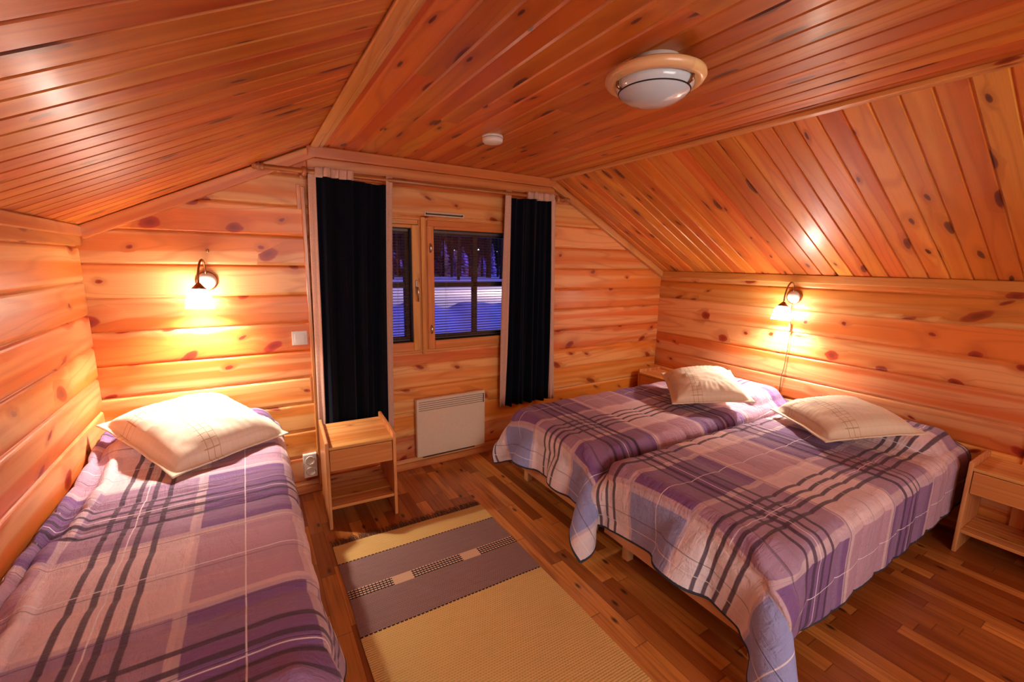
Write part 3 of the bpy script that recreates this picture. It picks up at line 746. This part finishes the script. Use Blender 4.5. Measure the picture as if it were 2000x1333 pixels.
# ------------------------------------------------------------------ nightstands
def nightstand(label):
    """local: front faces -y, centre at origin, w .385 d .42 h .52"""
    t = thing('nightstand', label, 'nightstand', group=None); w2, d2 = .1925, .21
    for s in (-1, 1):
        b = B(); x = s * (w2 - .0095); b.box(x - .0095, x + .0095, -d2, d2, 0, .520, .006, grain=2, seg=2); b.out('side_panel', P_FURN, t)
    b = B()
    for k in range(4): b.box(-w2 + .019, w2 - .019, -d2 + .006 + k * .1, -d2 + .105 + k * .1, .472, .489, .0015, grain=0)
    b.out('top', P_FURN, t)
    b = B(); b.box(-w2 + .022, w2 - .022, -d2 + .006, -d2 + .024, .348, .468, .003); b.box(-w2 + .03, w2 - .03, -d2 + .02, d2 - .05, .360, .368, 0)
    b.box(-w2 + .028, -w2 + .038, -d2 + .02, d2 - .05, .36, .45, 0); b.box(w2 - .038, w2 - .028, -d2 + .02, d2 - .05, .36, .45, 0); b.out('drawer', P_FURN, t)
    b = B()
    for k in range(4): b.box(-w2 + .019, w2 - .019, -d2 + .006 + k * .1, -d2 + .105 + k * .1, .118, .136, .0015, grain=0)
    b.out('shelf', P_FURN, t)
    b = B(); b.box(-w2 + .019, w2 - .019, d2 - .018, d2 - .004, .26, .36, .002); b.out('back_rail', P_FURN, t)
    return t
n1 = nightstand('pine nightstand standing on the floor in front of the left curtain')
n2 = copy_tree(n1); n2['label'] = 'pine nightstand at the right edge, against the wall beside the near bed'
n3 = copy_tree(n1); n3['label'] = 'pine nightstand in the far right corner behind the far bed'
n1.location = (1.188, -.314, 0); n1.rotation_euler[2] = math.radians(-3.2)
n2.location = (3.862 + .21, -2.362 - .1925, 0); n2.rotation_euler[2] = math.radians(-90)
n2.location.x = n3.location.x = 3.864 + .153; n2.scale = (1, .73, 1); n3.scale = (.95, .73, 1)
n3.location = (3.864 + .153, -.075 - .183, 0); n3.rotation_euler[2] = math.radians(-90)

# ------------------------------------------------------------------ beds
def bed(label, x0, x1, y0, y1, ztop, head):
    """frame, legs, mattress; head: 'x' (towards +x) or 'y' (towards +y)"""
    t = thing('bed', label, 'bed', ((x0 + x1) / 2, (y0 + y1) / 2, 0))
    zr0, zr1 = .130, .26
    for a in ((x0, x0 + .024, y0, y1), (x1 - .024, x1, y0, y1), (x0 + .024, x1 - .024, y0, y0 + .024), (x0 + .024, x1 - .024, y1 - .024, y1)):
        b = B(); b.box(*a, zr0, zr1, .003); adopt(b.out('side_rail', P_RAIL), t)
    b = B(); n = 12
    for k in range(n):
        f = (k + .5) / n
        if head == 'x': xx = x0 + .03 + (x1 - x0 - .06) * f; b.box(xx - .03, xx + .03, y0 + .024, y1 - .024, .20, .215, .001)
        else: yy = y0 + .03 + (y1 - y0 - .06) * f; b.box(x0 + .024, x1 - .024, yy - .03, yy + .03, .20, .215, .001)
    adopt(b.out('slat_base', P_RAIL), t)
    b = B(); b.box(x0 + .02, x1 - .02, y0 + .02, y1 - .02, .216, ztop - .03, .05, seg=4); adopt(b.out('mattress', M_MATT), t)
    ix = .09; iy = .09
    for lx in (x0 + ix, x1 - ix):
        for ly in (y0 + iy, y1 - iy):
            b = B(); b.box(lx - .022, lx + .022, ly - .022, ly + .022, 0, .2, .004, grain=2); adopt(b.out('leg', P_RAIL), t)
    return t
BA = (2.195, 4.145, -1.338, -.478); BB = (2.185, 4.145, -2.292, -1.436); BL = (.015, .785, -2.05, -.02)
ZA, ZB, ZL = .505, .505, .545
bed('far single bed of the right pair, with pale wooden frame', *BA, ZA, 'x')
bed('near single bed of the right pair, with pale wooden frame and bare foot rail', *BB, ZB, 'x')
bed('single bed along the left log wall', *BL, ZL, 'y')

def sdf_push(P, box, rad, t, squash=None):
    c = (box[0] + box[1]) / 2; h = (box[1] - box[0]) / 2 - rad
    q0 = P - c; q = np.abs(q0) - h
    qm = np.maximum(q, 0); l = np.linalg.norm(qm, axis=-1)
    inner = np.minimum(q.max(-1), 0); d = l + inner - rad - t
    hit = d < 0
    g = np.where((l > 1e-9)[..., None], qm / np.maximum(l, 1e-9)[..., None], (q == q.max(-1, keepdims=True)).astype(float)) * np.sign(q0)
    return hit, -d[..., None] * g
def drape(u0, u1, v0, v1, z0, colliders, clampf, swap=False, h=.034, steps=200, iters=16, pin=None, lo_fold=None, hi_fold=None, edges=None, fold=None):
    """lay a flat cloth u0..u1 x v0..v1 at height z0 over rounded boxes; returns positions [iu,iv,3] and u,v"""
    nu = int(round((u1 - u0) / h)) + 1; nv = int(round((v1 - v0) / h)) + 1
    u = np.linspace(u0, u1, nu); v = np.linspace(v0, v1, nv); U, Vv = np.meshgrid(u, v, indexing='ij')
    rg = np.random.RandomState(4)
    X = np.stack([Vv, U, np.full_like(U, z0)], -1) if swap else np.stack([U, Vv, np.full_like(U, z0)], -1)
    rest = X.copy(); rest[..., 2] = 0
    for lim, sg in ((lo_fold, -1), (hi_fold, 1)):
        if lim is not None:
            m = (X[..., 1] - lim) * sg > 0; ex = np.abs(X[..., 1] - lim)[m]; X[m, 1] = lim + sg * .004; X[m, 2] = z0 - ex
    X[..., 2] += rg.uniform(-.002, .002, U.shape)
    pr = X.copy(); dt = 1 / 60.
    def con(a, b, d0, k):
        d = b - a; L = np.linalg.norm(d, axis=-1, keepdims=True); c = d * ((L - d0) / np.maximum(L, 1e-9) * .5 * k)
        a += c; b -= c
    hu = u[1] - u[0]; hv = v[1] - v[0]; hd = math.hypot(hu, hv)
    groups = []
    for s in (0, 1):
        n = (nu - s) // 2 * 2; groups.append((slice(s, s + n, 2), slice(None), slice(s + 1, s + n + 1, 2), slice(None), hu, 1.))
        n = (nv - s) // 2 * 2; groups.append((slice(None), slice(s, s + n, 2), slice(None), slice(s + 1, s + n + 1, 2), hv, 1.))
    for s in (0, 1):
        n = (nu - s) // 2 * 2
        groups.append((slice(s, s + n, 2), slice(0, nv - 1), slice(s + 1, s + n + 1, 2), slice(1, nv), hd, .35))
        groups.append((slice(s, s + n, 2), slice(1, nv), slice(s + 1, s + n + 1, 2), slice(0, nv - 1), hd, .35))
    # the overhang is stiff along its hem and limp down its drop
    e0, e1, e2 = edges
    ku = np.where((v < e1) | (v > e2), .45, .03)[None, :, None] * np.ones((nu, 1, 1)); kv = np.where(u < e0, .45, .03)[:, None, None] * np.ones((1, nv, 1))
    def pairs(n, off):     # index lists i,i+2 without overlap
        i = np.arange(n - 2); return [i[(i // 2) % 2 == k] for k in (0, 1)]
    def far(n, k):        # i,i+k pairs without overlap
        i = np.arange(n - k); return [i[(i // k) % 2 == j] for j in (0, 1)]
    bu, bv = pairs(nu, 2), pairs(nv, 2); KF = 5; fu_, fv_ = far(nu, KF), far(nv, KF)
    for st in range(steps):
        vel = (X - pr) * (.985 if st < steps * .7 else .93); pr = X.copy()
        X = X + vel; X[..., 2] -= 9.8 * dt * dt
        for it in range(iters):
            for a, b_, c, d, L, k in groups: con_a = X[a, b_]; con_b = X[c, d]; con(con_a, con_b, L, k)
            if it % 4 == 1:
                for idx in fu_:
                    a = X[idx]; b2 = X[idx + KF]; con(a, b2, KF * hu, ku[idx] * .5); X[idx] = a; X[idx + KF] = b2
                for idx in fv_:
                    a = X[:, idx]; b2 = X[:, idx + KF]; con(a, b2, KF * hv, kv[:, idx * 0] * .5); X[:, idx] = a; X[:, idx + KF] = b2
            if it % 3 == 0:
                for idx in bu:
                    a = X[idx]; b2 = X[idx + 2]; con(a, b2, 2 * hu, ku[idx]); X[idx] = a; X[idx + 2] = b2
                for idx in bv:
                    a = X[:, idx]; b2 = X[:, idx + 2]; con(a, b2, 2 * hv, kv[:, idx * 0]); X[:, idx] = a; X[:, idx + 2] = b2
        touched = np.zeros(X.shape[:2], bool)
        for box, rad, t in colliders:
            hit, push = sdf_push(X, box, rad, t)
            X[hit] += push[hit]; touched |= hit
        X = clampf(X)
        if fold is not None: fold(X, rest, st)
        fl_ = X[..., 2] < .012; X[fl_, 2] = .012; touched |= fl_
        dlt = X - pr; X[touched] = pr[touched] + dlt[touched] * np.array([.08, .08, 1.])
        if pin is not None: pin(X, rest)
    return X, u, v
def upsample(G, k):
    """Catmull-Rom along axes 0 and 1"""
    for ax in (0, 1):
        G = np.moveaxis(G, ax, 0); n = len(G); t = np.linspace(0, n - 1, (n - 1) * k + 1); i = np.minimum(t.astype(int), n - 2); f = (t - i).reshape(-1, *([1] * (G.ndim - 1)))
        ext = np.concatenate([2 * G[:1] - G[1:2], G, 2 * G[-1:] - G[-2:-1]]); p0, p1, p2, p3 = ext[i], ext[i + 1], ext[i + 2], ext[i + 3]
        G = .5 * ((2 * p1) + (-p0 + p2) * f + (2 * p0 - 5 * p1 + 4 * p2 - p3) * f ** 2 + (-p0 + 3 * p1 - 3 * p2 + p3) * f ** 3)
        G = np.moveaxis(G, 0, ax)
    return G
def grid_normals(X):
    a = np.gradient(X, axis=0); b = np.gradient(X, axis=1); n = np.cross(a, b); return n / np.maximum(np.linalg.norm(n, axis=-1, keepdims=True), 1e-9)
def quilt(name, label, X, u, v, mat, stitch0, seed, wr=.0032, crinkle=None, flip=False):
    K = 4
    X = upsample(X, K); uu = upsample(u[:, None], K)[:, 0] if False else np.interp(np.linspace(0, len(u) - 1, X.shape[0]), np.arange(len(u)), u)
    vv = np.interp(np.linspace(0, len(v) - 1, X.shape[1]), np.arange(len(v)), v)
    N = grid_normals(X)
    if N[X.shape[0] // 2, X.shape[1] // 2, 2] < 0: N = -N
    puff = .012 * np.abs(np.sin(math.pi * (uu - stitch0) / .205)) ** .55
    D = np.zeros(X.shape[:2])
    for i, a in enumerate(uu):
        for j, c in enumerate(vv):
            n = mnoise.noise(Vector((a * 11, c * 3.2, seed))) + .5 * mnoise.noise(Vector((a * 24, c * 7, seed + 5))) + .35 * mnoise.noise(Vector((a * 6, c * 16, seed + 9)))
            cr = crinkle(a, c) if crinkle else 0.
            D[i, j] = puff[i] + wr * n + cr * (abs(mnoise.noise(Vector((a * 30, c * 4, seed + 2)))) * -2 + .5)
    X = X + N * D[..., None]
    nu, nv = X.shape[:2]; T = .010
    V = np.concatenate([X.reshape(-1, 3), (X - N * T).reshape(-1, 3)]); n1 = nu * nv
    idx = np.arange(n1).reshape(nu, nv)
    a, b_, c, d = idx[:-1, :-1].ravel(), idx[1:, :-1].ravel(), idx[1:, 1:].ravel(), idx[:-1, 1:].ravel()
    nn = np.cross(V[b_[0]] - V[a[0]], V[c[0]] - V[a[0]])
    mid = (nu // 2) * (nv - 1) + nv // 2
    up = np.cross(V[b_[mid]] - V[a[mid]], V[c[mid]] - V[a[mid]])[2] > 0
    F1 = np.stack([a, b_, c, d] if up else [a, d, c, b_], 1); F2 = F1[:, ::-1] + n1
    rim = []
    loop = list(idx[:, 0]) + list(idx[-1, 1:]) + list(idx[-2::-1, -1]) + list(idx[0, -2:0:-1])
    for i in range(len(loop)):
        p, q = loop[i], loop[(i + 1) % len(loop)]; rim.append((p, q, q + n1, p + n1) if not up else (p, p + n1, q + n1, q))
    F = np.concatenate([F1, F2, np.array(rim)])
    UVg = np.stack(np.meshgrid(uu, vv, indexing='ij'), -1).reshape(-1, 2); UV = np.concatenate([UVg, UVg])
    fm = np.concatenate([np.zeros(len(F1)), np.ones(len(F2)), np.full(len(rim), 2)])
    o = raw(name, V, F, [mat, M_LINING, M_PIPE], uv=UV, smooth=True, fm=fm); tag(o, label, 'bedspread')
    # piping sewn round the edge
    b = B(); pts = [Vector(V[p]) * .5 + Vector(V[p + n1]) * .5 for p in loop[::2]]; pts.append(pts[0])
    b.tube(pts, .0075, 7, cap=False); pp = b.out('edge_piping', M_PIPE, o)
    return o, X
def height_map(Xs, res=.02):
    H = {}
    for X in Xs:
        for p in X.reshape(-1, 3):
            k = (int(p[0] / res), int(p[1] / res)); H[k] = max(H.get(k, -1), p[2])
    return lambda x, y: max([H.get((int(x / res) + i, int(y / res) + j), -1) for i in (-1, 0, 1) for j in (-1, 0, 1)])
def nb(x0, x1, y0, y1, z0, z1): return np.array([[x0, y0, z0], [x1, y1, z1]])
def clampR(X):
    X[..., 0] = np.minimum(X[..., 0], XR - .022); X[..., 1] = np.minimum(X[..., 1], -.03); return X
def clampL(X):
    X[..., 0] = np.maximum(X[..., 0], .010); X[..., 1] = np.minimum(X[..., 1], -.03); return X
colA = [(nb(BA[0], BA[1] + .1, BA[2], BA[3], .15, ZA), .05, .012), (nb(3.72, 4.13, BA[2] + .06, BA[3] - .06, ZA - .09, ZA + .085), .075, .012)]
colB = [(nb(BB[0], BB[1] + .1, BB[2], BB[3], .15, ZB), .05, .012), (nb(3.74, 4.13, BB[2] + .06, BB[3] - .06, ZB - .09, ZB + .075), .075, .012)]
colL = [(nb(BL[0] + .004, BL[1], BL[2], BL[3] + .1, .15, ZL), .06, .012), (nb(.06, .74, -.46, -.03, ZL - .09, ZL + .085), .08, .012)]
def gap_clamp(X):
    X = clampR(X); m = X[..., 0] > BB[0] - .005; X[m, 1] = np.maximum(X[m, 1], BB[3] + .034); return X
def fold_over(x0, y0, push):
    # tuck the loose corner round onto the foot end, in front of the foot panel
    def f(X, rest, st):
        m = (rest[..., 0] < x0 + .02) & (rest[..., 1] < y0 + .02)
        if st < 170: X[m, 1] += push / 3600.; X[m, 0] += 2.5 / 3600.
        X[m, 0] = np.minimum(X[m, 0], x0 - .030)
        n = (rest[..., 0] < x0) & ~m; X[n, 0] += 1.5 / 3600.
    return f
def pin_mid(y0, y1):
    def f(X, rest):
        m = (rest[..., 0] > 2.27) & (rest[..., 1] > y0 + .07) & (rest[..., 1] < y1 - .07) & (rest[..., 0] < 3.75); X[m, :2] = rest[m, :2]
        m = (rest[..., 0] >= 3.75) & (rest[..., 1] > y0 + .2) & (rest[..., 1] < y1 - .2); X[m, 1] = rest[m, 1]
    return f
def pin_wall(X, rest):
    m = (rest[..., 0] > .12) & (rest[..., 0] < .70) & (rest[..., 1] < -.5); X[m, :2] = rest[m, :2]
    
    for k in range(4): X[:, k, 0] = .018 + .004 * k; X[:, k, 1] = rest[:, k, 1]; X[:, k, 2] = ZL + .040 - .034 * (3 - k) + .05 * np.exp(-((rest[:, k, 1] + .2) / .25) ** 2)
XA, ua, va = drape(BA[0] - .262, 4.14, BA[2] - .30, BA[3] + .20, .64, colA, gap_clamp, edges=(BA[0] + .03, BA[2] + .03, BA[3] - .03), fold=fold_over(BA[0], BA[2], 2.), pin=pin_mid(BA[2], BA[3]), lo_fold=BA[2] - .012)
XB, ub, vb = drape(BB[0] - .258, 4.14, BB[2] - .305, BB[3] + .13, .64, colB, clampR, edges=(BB[0] + .03, BB[2] + .03, BB[3] - .03), fold=fold_over(BB[0], BB[2], 7.), pin=pin_mid(BB[2], BB[3]), hi_fold=BB[3] + .012)
XL, ul, vl = drape(-2.38, -.04, -.105, BL[1] + .34, .68, colL, clampL, swap=True, edges=(-2.02, -1, BL[1] - .03), pin=pin_wall)
QA, GA = quilt('bedspread', 'lavender tartan quilt on the far right bed, below the narrower curtain', XA, ua, va, quilt_mat('tartan_quilt', 2.43, -.985, pv=.74), .05, 1.)
QB, GB = quilt('bedspread', 'lavender tartan quilt on the near right bed, its big foot corner reaching the floor', XB, ub, vb, quilt_mat('tartan_quilt', 2.43, -2.115, pv=.675, pale=.17), .13, 2., crinkle=lambda a, c: .003 * math.exp(-((a - 3.35) / .3) ** 2))
QL, GL = quilt('bedspread', 'purple tartan quilt spread over the left bed against the log wall', XL, ul, vl, quilt_mat('tartan_quilt', -1.855, .282, pv=.67), -1.264, 3., crinkle=lambda a, c: .0055 * math.exp(-((a + .98) / .22) ** 2))
if DEBUG:
    for n_, X_ in (('A', XA), ('B', XB), ('L', XL)):
        print('DRAPE', n_, 'foot', X_[0, ::6].round(3).tolist(), 'side', X_[::10, 0].round(3).tolist())
HM = height_map([GA, GB, GL])

# ------------------------------------------------------------------ pillows
M_PIL = pillow_mat()
def pillow(label, pose, thick, seed, sink=.0):
    cx, cy, cz, yaw, pit, rol, a, c = pose
    R = cam_rot(pit, rol, yaw); n = 56; fl_ = .028
    V = []; UV = []; q = Vector((seed, 0, 0))
    S = np.linspace(-1, 1, n)
    top, bot = [], []
    for t in S:
        for s in S:
            # outline: sides pulled in a little between the corners
            x = s * a / 2 * (1 - .045 * (1 - s * s * 0) * (1 - t * t) * abs(s)); y = t * c / 2 * (1 - .05 * (1 - s * s) * abs(t))
            si = min(1, abs(s) * (a / 2) / (a / 2 - fl_)); ti = min(1, abs(t) * (c / 2) / (c / 2 - fl_))
            e = max(0, (1 - si ** 2.6)) * max(0, (1 - ti ** 2.6)); puff = e ** .40
            wr = .010 * mnoise.noise(Vector((x * 9 + seed, y * 9, 0))) + .006 * mnoise.noise(Vector((x * 22 + seed, y * 22, 3))) + .004 * math.sin(38 * math.atan2(y, x)) * (e * (1 - e)) * 2
            wave = .008 * mnoise.noise(Vector((x * 7, y * 7, seed + 4))) * (1 - puff)
            up = thick * puff + wr * puff + .003 + wave; dn = -.035 * puff - .003 + wave
            for L, z in ((top, up), (bot, dn)):
                p = np.array([cx, cy, cz]) + R @ np.array([x, y, z]); L.append(p)
            UV.append((x, y))
    for P, Q in zip(top, bot):
        h = HM(P[0], P[1]) + .006
        if Q[2] < h: Q[2] = h
        if P[2] < Q[2] + .006: P[2] = Q[2] + .006
        for W in (P, Q):
            if cx < 2: W[0] = max(W[0], .02); W[1] = min(W[1], -.02)
            else: W[0] = min(W[0], XR - .02)
    V = top + bot; n1 = n * n; F = []
    for j in range(n - 1):
        for i in range(n - 1):
            k = j * n + i; F.append((k, k + 1, k + n + 1, k + n)); F.append((k + n1, k + n1 + n, k + n1 + n + 1, k + n1 + 1))
    idx = np.arange(n1).reshape(n, n); loop = list(idx[0, :]) + list(idx[1:, -1]) + list(idx[-1, -2::-1]) + list(idx[-2:0:-1, 0])
    for i in range(len(loop)):
        p_, q_ = loop[i], loop[(i + 1) % len(loop)]; F.append((p_, p_ + n1, q_ + n1, q_))
    return tag(raw('pillow', V, F, M_PIL, uv=UV + UV, smooth=True), label, 'pillow')
pillow('cream linen pillow lying on the left bed', (.425, -.36, .655, -.972, .0, .22, .60, .56), .125, 1.)
pillow('cream linen pillow on the far right bed, near the corner', (3.50, -1.03, .640, -2.32, .11, .12, .60, .52), .105, 2.)
pillow('cream linen pillow on the near right bed, beside the lamp cord', (3.66, -1.84, .615, -2.195, .146, -.03, .60, .51), .115, 3.)

# ------------------------------------------------------------------ rug
rug = thing('rug', 'flat woven rug in mustard and mauve bands between the beds', 'rug', (1.405, -1.7, 0))
V, F, UV = [], [], []; nx, ny = 40, 90; x0, x1, y0, y1 = .972, 1.842, -2.735, -.683
for k in (0, 1):
    for j in range(ny + 1):
        for i in range(nx + 1):
            fx_, fy_ = i / nx, j / ny; x = x0 + (x1 - x0) * fx_; y = y0 + (y1 - y0) * fy_
            ex = .004 * mnoise.noise(Vector((0, y * 4, 1.))) * (1 if i in (0, nx) else 0)
            z = .007 + .0015 * mnoise.noise(Vector((x * 5, y * 5, 0))) if k == 0 else .001
            V.append((x + ex + (.008 * (1 - fy_)) * fx_, y - .012 * fx_, z)); UV.append((x, y))
n1 = (nx + 1) * (ny + 1)
for j in range(ny):
    for i in range(nx):
        a = j * (nx + 1) + i; F.append((a, a + 1, a + nx + 2, a + nx + 1)); F.append((a + n1, a + n1 + nx + 1, a + n1 + nx + 2, a + n1 + 1))
for j in range(ny):
    for a in (j * (nx + 1), j * (nx + 1) + nx): F.append((a, a + nx + 1, a + nx + 1 + n1, a + n1))
for i in range(nx):
    for a in (i, ny * (nx + 1) + i): F.append((a, a + 1, a + 1 + n1, a + n1))
adopt(raw('weave', V, F, rug_mat(), uv=UV), rug)
for yy, s in ((y1, 1), (y0, -1)):
    b = B()
    for k in range(230):
        x = x0 + (x1 - x0) * (k + random.random()) / 230; L = random.uniform(.035, .07); dx = random.uniform(-.02, .02)
        yb = yy - .012 * (x - x0) / (x1 - x0)
        b.tube([(x, yb - s * .004, .006), (x + dx * .4, yb + s * L * .5, .006 + random.random() * .006), (x + dx, yb + s * L, .003)], [.0016, .0014, .0008], 4, cap=False)
    o = adopt(b.out('fringe', M_FRINGE), rug)
# vertical board on the right wall behind the near nightstand
tag((lambda b: (b.box(XR - .02, XR, -2.56, -2.50, .05, .80, .004), b.out('trim_9', P_TRIM))[1])(B()), kind='structure')
